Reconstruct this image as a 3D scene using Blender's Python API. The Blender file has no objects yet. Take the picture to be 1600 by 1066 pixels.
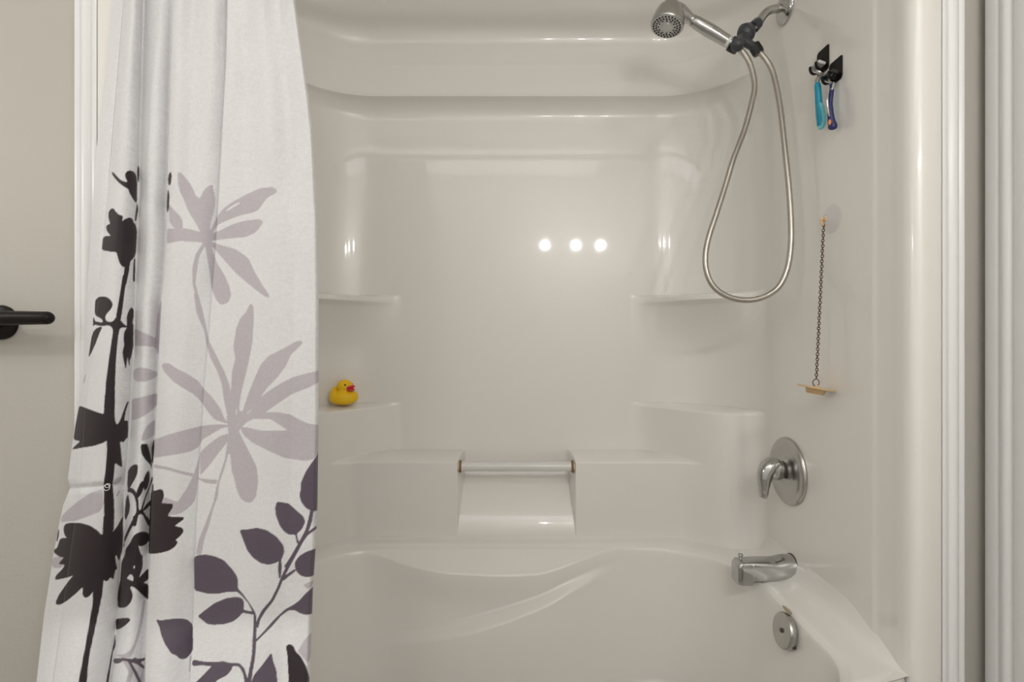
import bpy, math
import numpy as np
from mathutils import Vector, Matrix

# ------------------------------------------------------------------ camera, light, exposure
EYE = 1.08                      # lens height above the bathroom floor (m)
F = 812.0                       # focal length in pixels of the 1600 px wide frame
sc = bpy.context.scene
col = sc.collection
cam_d = bpy.data.cameras.new('camera')
cam_d.sensor_width = 36.0
cam_d.lens = F / 1600.0 * 36.0
cam_d.shift_y = -6.0 / 1600.0
cam_d.clip_start = 0.02
cam = bpy.data.objects.new('camera', cam_d)
cam.location = (0, 0, EYE)
cam.rotation_euler = (math.pi / 2, 0, 0)
col.objects.link(cam)
sc.camera = cam
sc.view_settings.view_transform = 'Standard'
sc.view_settings.look = 'None'
sc.view_settings.gamma = 1.0
sc.view_settings.use_curve_mapping = False
sc.view_settings.exposure = -0.84

w = bpy.data.worlds.new('world')
sc.world = w
w.use_nodes = True
w.node_tree.nodes['Background'].inputs[0].default_value = (0.9, 0.92, 1.0, 1)
w.node_tree.nodes['Background'].inputs[1].default_value = 0.3


def lamp(name, loc, power, radius, color):
    d = bpy.data.lights.new(name, 'POINT')
    d.energy = power
    d.shadow_soft_size = radius
    d.color = color
    o = bpy.data.objects.new(name, d)
    o.location = (loc[0], loc[1], loc[2] + EYE)
    col.objects.link(o)
    return o


WARM = (1.0, 0.985, 0.955)
for bx in (0.235, 0.455, 0.63):                 # the three bulbs of the vanity light
    lamp('vanity_bulb', (bx, -0.30, 0.655), 8.6, 0.021, WARM)
lamp('side_bulb', (-1.62, 0.25, 0.52), 13.0, 0.03, WARM)
ad = bpy.data.lights.new('ceiling_fill', 'AREA')  # overhead fill added to even out the alcove, no real fixture
ad.shape = 'RECTANGLE'
ad.size = 2.0
ad.size_y = 0.55
ad.energy = 12.0
ad.color = (0.97, 0.98, 1.0)
ao = bpy.data.objects.new('ceiling_fill', ad)
ao.location = (-0.35, -0.42, EYE + 1.28)
col.objects.link(ao)
wd = bpy.data.lights.new('back_fill', 'AREA')     # unseen soft fill panel added behind the lens, not a real window
wd.shape = 'RECTANGLE'
wd.size = 2.7
wd.size_y = 2.2
wd.energy = 6.0
wd.color = (0.97, 0.98, 1.0)
wo = bpy.data.objects.new('back_fill', wd)
wo.location = (-0.45, -0.72, EYE + 0.2)
wo.rotation_euler = (math.pi / 2, 0, 0)
col.objects.link(wo)


# ------------------------------------------------------------------ helpers
def P(px, py, d):
    """a point d metres in front of the lens that the photograph shows at (px, py)"""
    return Vector(((px - 800.0) * d / F, d, EYE + (527.0 - py) * d / F))


def tag(o, label=None, cat=None, group=None, kind=None):
    if label: o['label'] = label
    if cat: o['category'] = cat
    if group: o['group'] = group
    if kind: o['kind'] = kind
    return o


def empty(name, loc, label, cat, group=None):
    o = bpy.data.objects.new(name, None)
    o.empty_display_size = 0.05
    o.location = loc
    col.objects.link(o)
    return tag(o, label, cat, group)


def obj(name, verts, faces, m, parent=None, smooth=True, sharp=None):
    me = bpy.data.meshes.new(name)
    if isinstance(verts, np.ndarray):
        v = np.ascontiguousarray(verts, dtype=np.float32)
        f = np.ascontiguousarray(faces, dtype=np.int32)
        me.vertices.add(len(v))
        me.vertices.foreach_set('co', v.ravel())
        n = f.shape[1]
        me.loops.add(f.size)
        me.loops.foreach_set('vertex_index', f.ravel())
        me.polygons.add(len(f))
        me.polygons.foreach_set('loop_start', np.arange(0, f.size, n, dtype=np.int32))
        me.update(calc_edges=True)
        me.validate()
    else:
        me.from_pydata([tuple(v) for v in verts], [], faces)
    if smooth:
        me.polygons.foreach_set('use_smooth', [True] * len(me.polygons))
        if sharp is not None:
            me.set_sharp_from_angle(angle=math.radians(sharp))
    me.materials.append(m)
    me.update()
    o = bpy.data.objects.new(name, me)
    col.objects.link(o)
    if parent is not None:
        o.parent = parent
        o.matrix_parent_inverse = Matrix.Translation(-Vector(parent.location))
    return o


class MB:
    """collects shapes into one mesh"""
    def __init__(self):
        self.v, self.f = [], []

    def add(self, v, f):
        n = len(self.v)
        self.v += [Vector(p) for p in v]
        self.f += [tuple(i + n for i in q) for q in f]
        return self

    def box(self, a, b):
        x0, y0, z0 = a
        x1, y1, z1 = b
        v = [(x, y, z) for x in (x0, x1) for y in (y0, y1) for z in (z0, z1)]
        return self.add(v, [(0, 1, 3, 2), (4, 6, 7, 5), (0, 4, 5, 1), (2, 3, 7, 6), (0, 2, 6, 4), (1, 5, 7, 3)])

    def tube(self, pts, rad, seg=16, flat=1.0, side=None, caps=True):
        """sweep a circle (or ellipse: flat scales it along `side`) along pts"""
        pts = [Vector(p) for p in pts]
        n = len(pts)
        if not hasattr(rad, '__len__'): rad = [rad] * n
        if not hasattr(flat, '__len__'): flat = [flat] * n
        ref = Vector(side) if side is not None else None
        v, f = [], []
        prev = None
        for i, p in enumerate(pts):
            t = (pts[min(i + 1, n - 1)] - pts[max(i - 1, 0)]).normalized()
            if ref is not None:
                u = (ref - t * ref.dot(t)).normalized()
            elif prev is None:
                a = Vector((0, 0, 1)) if abs(t.z) < 0.9 else Vector((1, 0, 0))
                u = (a - t * a.dot(t)).normalized()
            else:
                u = (prev - t * prev.dot(t)).normalized()
            prev = u
            q = t.cross(u)
            for k in range(seg):
                a = 2 * math.pi * k / seg
                v.append(p + (u * math.cos(a) * flat[i] + q * math.sin(a)) * rad[i])
        for i in range(n - 1):
            for k in range(seg):
                f.append((i * seg + k, i * seg + (k + 1) % seg, (i + 1) * seg + (k + 1) % seg, (i + 1) * seg + k))
        if caps:
            f.append(tuple(reversed(range(seg))))
            f.append(tuple((n - 1) * seg + k for k in range(seg)))
        return self.add(v, f)

    def lathe(self, prof, origin, axis, seg=40, squash=None):
        """prof = [(radius, height along axis)]"""
        axis = Vector(axis).normalized()
        a = Vector((0, 0, 1)) if abs(axis.z) < 0.9 else Vector((0, 1, 0))
        u = (a - axis * a.dot(axis)).normalized()
        q = axis.cross(u)
        o = Vector(origin)
        v, f = [], []
        n = len(prof)
        for (r, h) in prof:
            r = max(r, 1e-5)
            for k in range(seg):
                t = 2 * math.pi * k / seg
                v.append(o + axis * h + (u * math.cos(t) + q * math.sin(t)) * r)
        for i in range(n - 1):
            for k in range(seg):
                f.append((i * seg + k, i * seg + (k + 1) % seg, (i + 1) * seg + (k + 1) % seg, (i + 1) * seg + k))
        return self.add(v, f)

    def ball(self, c, r, nu=20, nv=12, M=None):
        v, f = [], []
        if not hasattr(r, '__len__'): r = (r, r, r)
        for j in range(nv + 1):
            th = math.pi * j / nv
            for i in range(nu):
                ph = 2 * math.pi * i / nu
                p = Vector((r[0] * math.sin(th) * math.cos(ph), r[1] * math.sin(th) * math.sin(ph), r[2] * math.cos(th)))
                if M is not None: p = M @ p
                v.append(Vector(c) + p)
        for j in range(nv):
            for i in range(nu):
                f.append((j * nu + i, (j + 1) * nu + i, (j + 1) * nu + (i + 1) % nu, j * nu + (i + 1) % nu))
        return self.add(v, f)

    def torus(self, c, axis, R, r, nu=14, nv=6, stretch=None):
        axis = Vector(axis).normalized()
        a = Vector((0, 0, 1)) if abs(axis.z) < 0.9 else Vector((0, 1, 0))
        u = (a - axis * a.dot(axis)).normalized()
        q = axis.cross(u)
        v, f = [], []
        s = stretch or 1.0
        for i in range(nu):
            t = 2 * math.pi * i / nu
            d = u * math.cos(t) + q * math.sin(t)
            base = Vector(c) + u * math.cos(t) * R * s + q * math.sin(t) * R
            for k in range(nv):
                p = 2 * math.pi * k / nv
                v.append(base + d * math.cos(p) * r + axis * math.sin(p) * r)
        for i in range(nu):
            for k in range(nv):
                f.append((i * nv + k, ((i + 1) % nu) * nv + k, ((i + 1) % nu) * nv + (k + 1) % nv, i * nv + (k + 1) % nv))
        return self.add(v, f)

    def build(self, name, m, parent=None, smooth=True, sharp=35, bevel=None):
        o = obj(name, self.v, self.f, m, parent, smooth, sharp)
        if bevel:
            b = o.modifiers.new('bevel', 'BEVEL')
            b.width = bevel
            b.segments = 3
            b.limit_method = 'ANGLE'
            b.angle_limit = math.radians(40)
        return o


def spline(pts, n):
    """Catmull-Rom through control points"""
    p = np.array([list(q) for q in pts], float)
    p = np.vstack([2 * p[0] - p[1], p, 2 * p[-1] - p[-2]])
    out = []
    m = len(p) - 3
    for t in np.linspace(0, m - 1e-9, n):
        i = int(t)
        u = t - i
        a, b, c, d = p[i:i + 4]
        out.append(0.5 * (2 * b + (c - a) * u + (2 * a - 5 * b + 4 * c - d) * u * u + (3 * b - a - 3 * c + d) * u ** 3))
    return np.array(out)


def sstep(a, b, x):
    t = np.clip((x - a) / (b - a), 0, 1)
    return t * t * (3 - 2 * t)


# ------------------------------------------------------------------ materials
def mat(name, base, rough=0.5, metal=0.0, spec=0.5, coat=0.0, noise=None, bump=None, trans=0.0, ior=1.45, alpha=None):
    m = bpy.data.materials.new(name)
    m.use_nodes = True
    nt = m.node_tree
    b = nt.nodes['Principled BSDF']
    b.inputs['Base Color'].default_value = (*base, 1)
    b.inputs['Roughness'].default_value = rough
    b.inputs['Metallic'].default_value = metal
    b.inputs['Specular IOR Level'].default_value = spec
    b.inputs['Coat Weight'].default_value = coat
    b.inputs['Coat Roughness'].default_value = 0.06
    b.inputs['Transmission Weight'].default_value = trans
    b.inputs['IOR'].default_value = ior
    tc = nt.nodes.new('ShaderNodeTexCoord')
    if noise:
        scale, other = noise
        n = nt.nodes.new('ShaderNodeTexNoise')
        n.inputs['Scale'].default_value = scale
        n.inputs['Detail'].default_value = 4
        nt.links.new(tc.outputs['Object'], n.inputs['Vector'])
        r = nt.nodes.new('ShaderNodeMix')
        r.data_type = 'RGBA'
        r.inputs['A'].default_value = (*base, 1)
        r.inputs['B'].default_value = (*other, 1)
        nt.links.new(n.outputs['Fac'], r.inputs['Factor'])
        nt.links.new(r.outputs['Result'], b.inputs['Base Color'])
    if bump:
        scale, strength, dist = bump
        n = nt.nodes.new('ShaderNodeTexNoise')
        n.inputs['Scale'].default_value = scale
        n.inputs['Detail'].default_value = 3
        nt.links.new(tc.outputs['Object'], n.inputs['Vector'])
        q = nt.nodes.new('ShaderNodeBump')
        q.inputs['Strength'].default_value = strength
        q.inputs['Distance'].default_value = dist
        nt.links.new(n.outputs['Fac'], q.inputs['Height'])
        nt.links.new(q.outputs['Normal'], b.inputs['Normal'])
    return m


GEL = mat('cream_gelcoat', (0.868, 0.846, 0.804), rough=0.30, spec=0.5, coat=0.8,
          noise=(2.5, (0.858, 0.834, 0.789)), bump=(5.0, 0.35, 0.004))
WALL = mat('grey_wall_paint', (0.515, 0.49, 0.445), rough=0.55, noise=(14, (0.50, 0.475, 0.43)), bump=(160, 0.25, 0.0012))
WHITE = mat('white_room_paint', (0.82, 0.80, 0.76), rough=0.6, bump=(120, 0.15, 0.001))
TRIM = mat('white_gloss_trim', (0.86, 0.86, 0.855), rough=0.28, noise=(9, (0.84, 0.838, 0.83)), bump=(40, 0.1, 0.001))
FLOOR = mat('grey_floor_vinyl', (0.42, 0.39, 0.35), rough=0.4, noise=(20, (0.36, 0.33, 0.30)))
CHROME = mat('polished_chrome', (0.54, 0.54, 0.535), rough=0.09, metal=1.0, noise=(30, (0.47, 0.47, 0.46)))
SATIN = mat('satin_chrome', (0.52, 0.51, 0.495), rough=0.26, metal=1.0, noise=(40, (0.50, 0.49, 0.46)))
STEEL = mat('brushed_hose_steel', (0.52, 0.49, 0.44), rough=0.33, metal=1.0, noise=(60, (0.44, 0.41, 0.37)))
GREYPL = mat('dark_grey_plastic', (0.045, 0.048, 0.055), rough=0.35, noise=(60, (0.055, 0.058, 0.066)))
BLACK = mat('satin_black_metal', (0.009, 0.0075, 0.006), rough=0.38, spec=0.18, noise=(50, (0.016, 0.013, 0.011)))
BLACKG = mat('black_gloss', (0.008, 0.007, 0.007), rough=0.18, noise=(50, (0.012, 0.011, 0.011)))
RUBBER = mat('black_nozzle_rubber', (0.010, 0.010, 0.010), rough=0.5, noise=(80, (0.014, 0.014, 0.014)))
FACE = mat('pale_grey_sprayface', (0.62, 0.62, 0.60), rough=0.3, metal=0.2, noise=(40, (0.55, 0.55, 0.53)))
TEAL = mat('teal_plastic', (0.010, 0.27, 0.42), rough=0.3, noise=(40, (0.012, 0.30, 0.45)))
AQUA = mat('aqua_rubber', (0.16, 0.58, 0.62), rough=0.45, noise=(40, (0.18, 0.60, 0.64)))
BLUE = mat('navy_plastic', (0.012, 0.014, 0.11), rough=0.25, noise=(90, (0.035, 0.035, 0.13)))
ORANGE = mat('orange_dot', (0.75, 0.30, 0.12), rough=0.4, noise=(40, (0.7, 0.27, 0.10)))
BRONZE = mat('bronze_chain', (0.16, 0.075, 0.030), rough=0.45, metal=0.35, noise=(200, (0.07, 0.032, 0.015)))
CREAM = mat('aged_cream_plastic', (0.72, 0.52, 0.28), rough=0.45, noise=(40, (0.66, 0.46, 0.25)))
CLEAR = mat('clear_vinyl', (0.88, 0.86, 0.90), rough=0.10, noise=(30, (0.84, 0.82, 0.88)))
CLEAR.node_tree.nodes['Principled BSDF'].inputs['Alpha'].default_value = 0.16
RUST = mat('rust_stain', (0.20, 0.085, 0.025), rough=0.8, noise=(300, (0.36, 0.20, 0.08)))
TANCHIP = mat('tan_chip', (0.52, 0.42, 0.28), rough=0.7, noise=(300, (0.34, 0.25, 0.15)))
DUCKY = mat('yellow_vinyl', (1.0, 0.64, 0.012), rough=0.38, noise=(40, (0.93, 0.54, 0.008)))
BEAK = mat('pink_red_vinyl', (0.80, 0.045, 0.085), rough=0.4, noise=(60, (0.76, 0.04, 0.07)))
GAPDARK = mat('dark_gap', (0.06, 0.045, 0.038), rough=0.6, noise=(60, (0.09, 0.06, 0.05)))
RINGCL = mat('clear_snap_plastic', (0.80, 0.80, 0.78), rough=0.15, noise=(60, (0.74, 0.74, 0.72)))


def cloth_material():
    m = bpy.data.materials.new('printed_curtain_cloth')
    m.use_nodes = True
    nt = m.node_tree
    b = nt.nodes['Principled BSDF']
    a = nt.nodes.new('ShaderNodeAttribute')
    a.attribute_name = 'print'
    tc = nt.nodes.new('ShaderNodeTexCoord')
    nodes = []
    for sx, sz, sc_ in ((120, 1100, 1.0), (1300, 160, 1.0)):    # weft and warp slubs
        mp = nt.nodes.new('ShaderNodeMapping')
        mp.inputs['Scale'].default_value = (sx, 30, sz)
        nt.links.new(tc.outputs['Object'], mp.inputs['Vector'])
        n = nt.nodes.new('ShaderNodeTexNoise')
        n.inputs['Scale'].default_value = sc_
        n.inputs['Detail'].default_value = 2
        nt.links.new(mp.outputs['Vector'], n.inputs['Vector'])
        nodes.append(n)
    ad_ = nt.nodes.new('ShaderNodeMath')
    ad_.operation = 'ADD'
    nt.links.new(nodes[0].outputs['Fac'], ad_.inputs[0])
    nt.links.new(nodes[1].outputs['Fac'], ad_.inputs[1])
    mr = nt.nodes.new('ShaderNodeMapRange')
    mr.inputs['From Min'].default_value = 0.6
    mr.inputs['From Max'].default_value = 1.4
    mr.inputs['To Min'].default_value = 0.90
    mr.inputs['To Max'].default_value = 1.08
    nt.links.new(ad_.outputs[0], mr.inputs['Value'])
    mul = nt.nodes.new('ShaderNodeVectorMath')
    mul.operation = 'SCALE'
    nt.links.new(a.outputs['Color'], mul.inputs[0])
    nt.links.new(mr.outputs['Result'], mul.inputs['Scale'])
    nt.links.new(mul.outputs['Vector'], b.inputs['Base Color'])
    b.inputs['Roughness'].default_value = 0.55
    b.inputs['Specular IOR Level'].default_value = 0.35
    b.inputs['Sheen Weight'].default_value = 0.1
    bp = nt.nodes.new('ShaderNodeBump')
    bp.inputs['Strength'].default_value = 0.12
    bp.inputs['Distance'].default_value = 0.001
    nt.links.new(ad_.outputs[0], bp.inputs['Height'])
    nt.links.new(bp.outputs['Normal'], b.inputs['Normal'])
    tr = nt.nodes.new('ShaderNodeBsdfTranslucent')
    nt.links.new(mul.outputs['Vector'], tr.inputs['Color'])
    mx = nt.nodes.new('ShaderNodeMixShader')
    mx.inputs[0].default_value = 0.18
    out = nt.nodes['Material Output']
    nt.links.new(b.outputs[0], mx.inputs[1])
    nt.links.new(tr.outputs[0], mx.inputs[2])
    nt.links.new(mx.outputs[0], out.inputs['Surface'])
    return m


CLOTH = cloth_material()

# ------------------------------------------------------------------ the setting
XR, XL, XC = 0.717, -0.690, 0.0135        # faces of the alcove's end walls, its middle
DB, DF = 1.70, 0.94                       # back wall and front edge of the alcove
CEIL = EYE + 1.32


def struct(name, mb, m, bevel=None, smooth=False, label=None):
    o = mb.build(name, m, None, smooth, None, bevel)
    o['kind'] = 'structure'
    if label: o['label'] = label
    return o


struct('floor', MB().box((-2.0, -0.75, -0.05), (1.0, 1.85, 0.0)), FLOOR)
struct('ceiling', MB().box((-2.0, -0.75, CEIL), (1.0, 1.85, CEIL + 0.05)), WHITE)
struct('wall_back', MB().box((-2.0, -0.80, 0), (1.0, -0.75, CEIL)), WHITE)
struct('wall_left', MB().box((-2.05, -0.75, 0), (-2.0, 0.96, CEIL)), WHITE)
for a_, b_ in (((-2.0, 0.955, 0), (-0.745, 1.02, CEIL)), ((0.775, 0.955, 0), (0.875, 1.02, CEIL)), ((-0.745, 0.955, EYE + 1.17), (0.775, 1.02, CEIL))):
    struct('wall_front', MB().box(a_, b_), WALL)
struct('wall_right', MB().box((0.875, -0.75, 0), (0.93, 1.02, CEIL)), WALL)


def extrude(prof, z0, z1, wav=0.0):
    """vertical moulding from a plan profile [(x, d)]"""
    n = len(prof)
    zs = np.linspace(z0, z1, 60 if wav else 2)
    rng = np.random.RandomState(3)
    v, f = [], []
    for z in zs:
        dx = wav * (rng.rand() - 0.5)
        for i, (x, d) in enumerate(prof):
            v.append((x + (dx if i in (n - 1, n - 2) else 0), d, z))
    for j in range(len(zs) - 1):
        for i in range(n - 1):
            f.append((j * n + i, j * n + i + 1, (j + 1) * n + i + 1, (j + 1) * n + i))
    return MB().add(v, f)


# narrow casing bead round the moulded unit: right, then left
rp = [(0.770, 0.93), (0.7775, 0.9275), (0.780, 0.931), (0.782, 0.9275), (0.7895, 0.926), (0.796, 0.9255), (0.7975, 0.930), (0.800, 0.930),
      (0.8015, 0.928), (0.808, 0.9275), (0.811, 0.931), (0.813, 0.945), (0.813, 0.958)]
struct('trim_1', extrude(rp, 0.0, EYE + 1.16, 0.0022), TRIM, smooth=True)
lp = [(-0.690 - (x - XR), d) for x, d in rp]
struct('trim_2', extrude(lp[::-1], 0.0, EYE + 1.16), TRIM, smooth=True)
# door casing on the right wall, edge on to the lens
dp = [(0.876, 0.937), (0.853, 0.937), (0.8515, 0.934), (0.8505, 0.915), (0.8512, 0.913), (0.8535, 0.9115), (0.8535, 0.909), (0.850, 0.906),
      (0.846, 0.899), (0.8455, 0.892), (0.8475, 0.885), (0.8515, 0.8815), (0.8515, 0.879), (0.8465, 0.877), (0.8450, 0.874), (0.845, 0.850), (0.853, 0.846), (0.876, 0.846)]
struct('trim_3', extrude(dp, 0.0, EYE + 1.2), TRIM, smooth=True).data.set_sharp_from_angle(angle=math.radians(50))

# ------------------------------------------------------------------ one-piece tub and surround
tub = empty('bathtub', (XC, 1.3, 0.0), 'glossy cream one-piece bathtub with moulded shower surround, corner shelves and soap recess', 'bathtub')

ZA2, ZA, ZB, ZR = 0.137, -0.212, -0.366, -0.615      # upper shelf, lower shelf, ledge by the bar, tub rim (relative to the eye)


def lip(z, zt, r):
    """0 above a shelf, quarter-round edge of height r, 1 below"""
    t = np.clip((z - (zt - r)) / r, 0, 1)
    return np.sqrt(np.clip(1 - t * t, 0, 1)) * (z < zt)


def block(z):
    """how fully the corner shelves stand out at height z: thin upper shelf with a coved underside, solid lower one"""
    t = np.clip((0.113 - z) / 0.19, 0, 1)
    g = (1 - t) ** 2.2 * (0.93 + 0.07 * (1 - np.clip(t * 14, 0, 1))) if z < 0.113 else 1.0
    return float(max(lip(np.array([z]), ZA, 0.016)[0], lip(np.array([z]), ZA2, 0.013)[0] * g))


def prot(X, z, fa):
    """how far the moulded back stands out from the back plane"""
    a = np.abs(X - XC)
    pa = 0.196 * sstep(0.370, 0.65, a)
    low = pa * fa
    wide = 0.115 * lip(z, ZB, 0.020) * sstep(0.165, 0.182, a)
    wide = wide * (1 + 0.03 * np.cos(a * 9))
    rec = 0.114 * sstep(0.0, 1.0, (-0.40 - z) / 0.21)
    m = np.maximum(low, np.maximum(wide, rec))
    k = 0.045
    sm = np.where(np.minimum(low, wide) > 0.03, np.clip(k - np.abs(low - wide), 0, None) ** 2 / (4 * k), 0)
    return m + sm


def crown(z):
    """band and dome at the head of the surround"""
    t = np.clip((z - 0.712) / 0.055, 0, 1)
    q = 0.042 * t ** 2.3
    q = q - 0.006 * sstep(0.767, 0.872, z)
    q = q + 0.005 * np.exp(-((z - 0.768) / 0.007) ** 2)
    t = np.clip((z - 0.873) / 0.085, 0, 1)
    q = q - 0.020 * (1 - (1 - t) ** 1.8)
    q = q + 0.26 * np.clip((z - 0.95) / 0.19, 0, 1) ** 1.7
    return q


zs = np.arange(-0.66, 1.145, 0.010)
extra = []
for zt, r in ((ZA2, 0.013), (ZA, 0.016), (ZB, 0.020)):
    for t in np.linspace(0, math.pi / 2, 22):
        extra.append(zt - r + r * math.sin(t) - 1e-5)
    extra += [zt + 0.0006, zt + 0.003, zt - r - 0.003]
zs = np.unique(np.round(np.concatenate([zs, extra, np.arange(0.745, 0.79, 0.002), np.arange(0.86, 0.89, 0.003), np.arange(0.09, 0.125, 0.003)]), 6))
nside, narc = 70, 44
back_u = np.unique(np.concatenate([np.linspace(-1, 1, 230), np.linspace(0.155, 0.20, 26) / 0.70, -np.linspace(0.155, 0.20, 26) / 0.70,
                                   np.linspace(0.37, 0.47, 50) / 0.70, -np.linspace(0.37, 0.47, 50) / 0.70]))
back_u = np.clip(back_u, -1, 1)
flange = [(0.772, 0.960), (0.772, 0.936), (0.770, 0.931), (0.764, 0.929), (0.745, 0.9275), (0.735, 0.928), (0.7285, 0.930), (0.7225, 0.935), (0.7185, 0.943), (0.717, 0.954)]


def plan(z, fa):
    """plan outline at height z, from the right front flange round to the left one"""
    q = float(crown(np.array([z]))[0])
    dome = float(sstep(0.90, 1.0, np.array([z]))[0])
    top = float(sstep(0.70, 0.80, np.array([z]))[0])
    blk = fa
    r = 0.26 * (1 - blk) + 0.046 * blk + 0.03 * dome
    qs = min(q, 0.05)

    def side(sign, xs):
        x0 = XR if sign > 0 else XL
        pts = []
        xe = xs - sign * r
        dcor = DB - q - float(prot(np.array([xe]), np.array([z]), fa)[0]) - r
        for d in np.linspace(0.97, dcor, nside):
            fade = float(sstep(1.38, 1.60, np.array([d]))[0])
            groove = 0.0022 * (1 - float(sstep(1.022, 1.034, np.array([d]))[0]))
            pts.append((x0 - sign * qs * fade + sign * groove * float(sstep(0.95, 0.99, np.array([d]))[0]), d))
        return pts, xe, dcor
    fr = float(sstep(1.38, 1.60, np.array([DB - q - r]))[0])
    R, xer, dcr = side(1, XR - qs * fr)
    L, xel, dcl = side(-1, XL + qs * fr)
    out = list(flange) + R
    for t in np.linspace(0, math.pi / 2, narc)[1:]:
        out.append((xer + r * math.cos(t), dcr + r * math.sin(t)))
    xb = (xer + xel) / 2 + (xer - xel) / 2 * back_u[::-1]
    db = DB - q - prot(xb, np.full_like(xb, z), fa)
    out += list(zip(xb[1:-1], db[1:-1]))
    for t in np.linspace(math.pi / 2, 0, narc)[:-1]:
        out.append((xel - r * math.cos(t), dcl + r * math.sin(t)))
    out += L[::-1]
    out += [(XL - (x - XR), d) for x, d in flange[::-1]]
    return out


OY = 0.90                                    # every column of the wall is one ray from a point at the mouth of the alcove
deg = np.radians
TH = np.unique(np.round(np.concatenate([np.linspace(-1, 1, 620) * deg(84.0)] + [s_ * np.linspace(a_, b_, n_) for s_ in (-1, 1) for a_, b_, n_ in
               ((deg(11.3), deg(15.2), 34), (deg(23.5), deg(33.0), 40), (deg(44.0), deg(52.0), 30))]), 6))[::-1]
NF = len(flange)


def resample(pl):
    mid = pl[NF:-NF]
    th = np.arctan2(mid[:, 0] - XC, mid[:, 1] - OY)[::-1]
    th = np.maximum.accumulate(th) + np.arange(len(th)) * 1e-9
    x = np.interp(TH, th, mid[::-1, 0])
    y = np.interp(TH, th, mid[::-1, 1])
    return np.vstack([pl[:NF], np.column_stack([x, y]), pl[-NF:]])


rows = []
for z in zs:
    f_ = block(z)
    r0 = resample(np.array(plan(z, 0.0))) if f_ < 1 else None
    r1 = resample(np.array(plan(z, 1.0))) if f_ > 0 else r0
    if r0 is None: r0 = r1
    rows.append(r0 + (r1 - r0) * f_)
nc = len(rows[0])
V = np.zeros((len(zs), nc, 3))
for j, z in enumerate(zs):
    V[j, :, 0] = rows[j][:, 0]
    V[j, :, 1] = rows[j][:, 1]
    V[j, :, 2] = EYE + z


def grid_faces(nr, ncol, close=False):
    a = np.arange(nr * ncol).reshape(nr, ncol)
    if close:
        a = np.concatenate([a, a[:, :1]], 1)
    return np.stack([a[:-1, :-1], a[:-1, 1:], a[1:, 1:], a[1:, :-1]], -1).reshape(-1, 4)


obj('surround', V.reshape(-1, 3), grid_faces(len(zs), nc), GEL, tub, True, 42)
for sg in (1, -1):                           # the front flange runs on down to the floor beside the tub front
    fp = [(x if sg > 0 else XL - (x - XR), d) for x, d in flange]
    extrude(fp + [(fp[-1][0], 0.972)], 0.0, EYE - 0.655).build('flange_foot', GEL, tub)
MB().box((XL - 0.04, 0.945, EYE + 1.13), (XR + 0.04, 1.70, EYE + 1.15)).build('surround_roof', GEL, tub, False, None, 0.004)


def bow(x, y):
    """the tub front is bowed towards the room"""
    return y - 0.10 * np.clip(1 - ((x - XC) / 0.70) ** 4, 0, 1) * (1 - sstep(0.98, 1.30, y))


def rrect(x0, x1, y0, y1, rf, rb, n=26, m=60):
    """rounded rectangle, counted the same way for every row"""
    pts = []
    def arc(cx, cy, r, a0, a1):
        for t in np.linspace(a0, a1, n):
            pts.append((cx + r * math.cos(t), cy + r * math.sin(t)))
    def line(a, b):
        for t in np.linspace(0, 1, m + 2)[1:-1]:
            pts.append((a[0] + (b[0] - a[0]) * t, a[1] + (b[1] - a[1]) * t))
    h = math.pi / 2
    arc(x1 - rf, y0 + rf, rf, -h, 0)
    line((x1, y0 + rf), (x1, y1 - rb))
    arc(x1 - rb, y1 - rb, rb, 0, h)
    for t in np.linspace(0, 1, 242)[1:-1]:
        pts.append((x1 - rb + (x0 - x1 + 2 * rb) * t, y1))
    arc(x0 + rb, y1 - rb, rb, h, 2 * h)
    line((x0, y1 - rb), (x0, y0 + rf))
    arc(x0 + rf, y0 + rf, rf, 2 * h, 3 * h)
    line((x0 + rf, y0), (x1 - rf, y0))
    pts = np.array(pts)
    pts[:, 1] = bow(pts[:, 0], pts[:, 1])
    return pts


OUT = rrect(XL - 0.003, XR + 0.003, 0.940, 1.600, 0.004, 0.05)
RX0, RX1, RY0, RY1, RRF, RRB = -0.605, 0.634, 0.957, 1.545, 0.10, 0.24
RIM = rrect(RX0, RX1, RY0, RY1, RRF, RRB)


def crv(pts, d):
    p = np.array(pts, float)
    return (p[:, 0] - 800) * d / F, (527 - p[:, 1]) * d / F


c1x, c1z = crv([(540, 858), (580, 868), (620, 880), (700, 889), (780, 893), (840, 891), (900, 877), (950, 865), (1000, 856), (1060, 856)], 1.50)
c2x, c2z = crv([(560, 1010), (620, 998), (680, 985), (740, 972), (790, 958), (840, 941), (890, 921), (930, 908), (985, 896), (1050, 888)], 1.48)


def arm(X, z):
    """armrest mouldings on the back wall of the basin"""
    z1 = np.interp(X, c1x, c1z)
    a1 = 0.055 * sstep(c1x[0], c1x[3], X) * (1 - sstep(c1x[5], c1x[8], X))
    top = ZR - 0.004
    ramp = np.clip((top - z) / np.maximum(top - z1, 1e-4), 0, 1)
    b = a1 * np.where(z > z1, ramp ** 1.1, 1 - 0.35 * sstep(0, 0.10, z1 - z))
    z2 = np.interp(X, c2x, c2z)
    a2 = 0.034 * sstep(c2x[0], c2x[3], X) * (1 - sstep(c2x[5], c2x[8], X))
    b = b + a2 * sstep(-0.026, 0.004, z2 - z) * (1 - 0.5 * sstep(0.02, 0.25, z2 - z))
    return b


def basin_row(depth):
    t = depth / 0.36
    inset = 0.010 * (1 - math.exp(-depth / 0.006)) + 0.085 * t ** 1.2
    return rrect(RX0 + inset * 1.3, RX1 - inset * 0.9, RY0 + inset * 0.6, RY1 - inset, RRF + 0.01, RRB - 0.05 * t)


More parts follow.
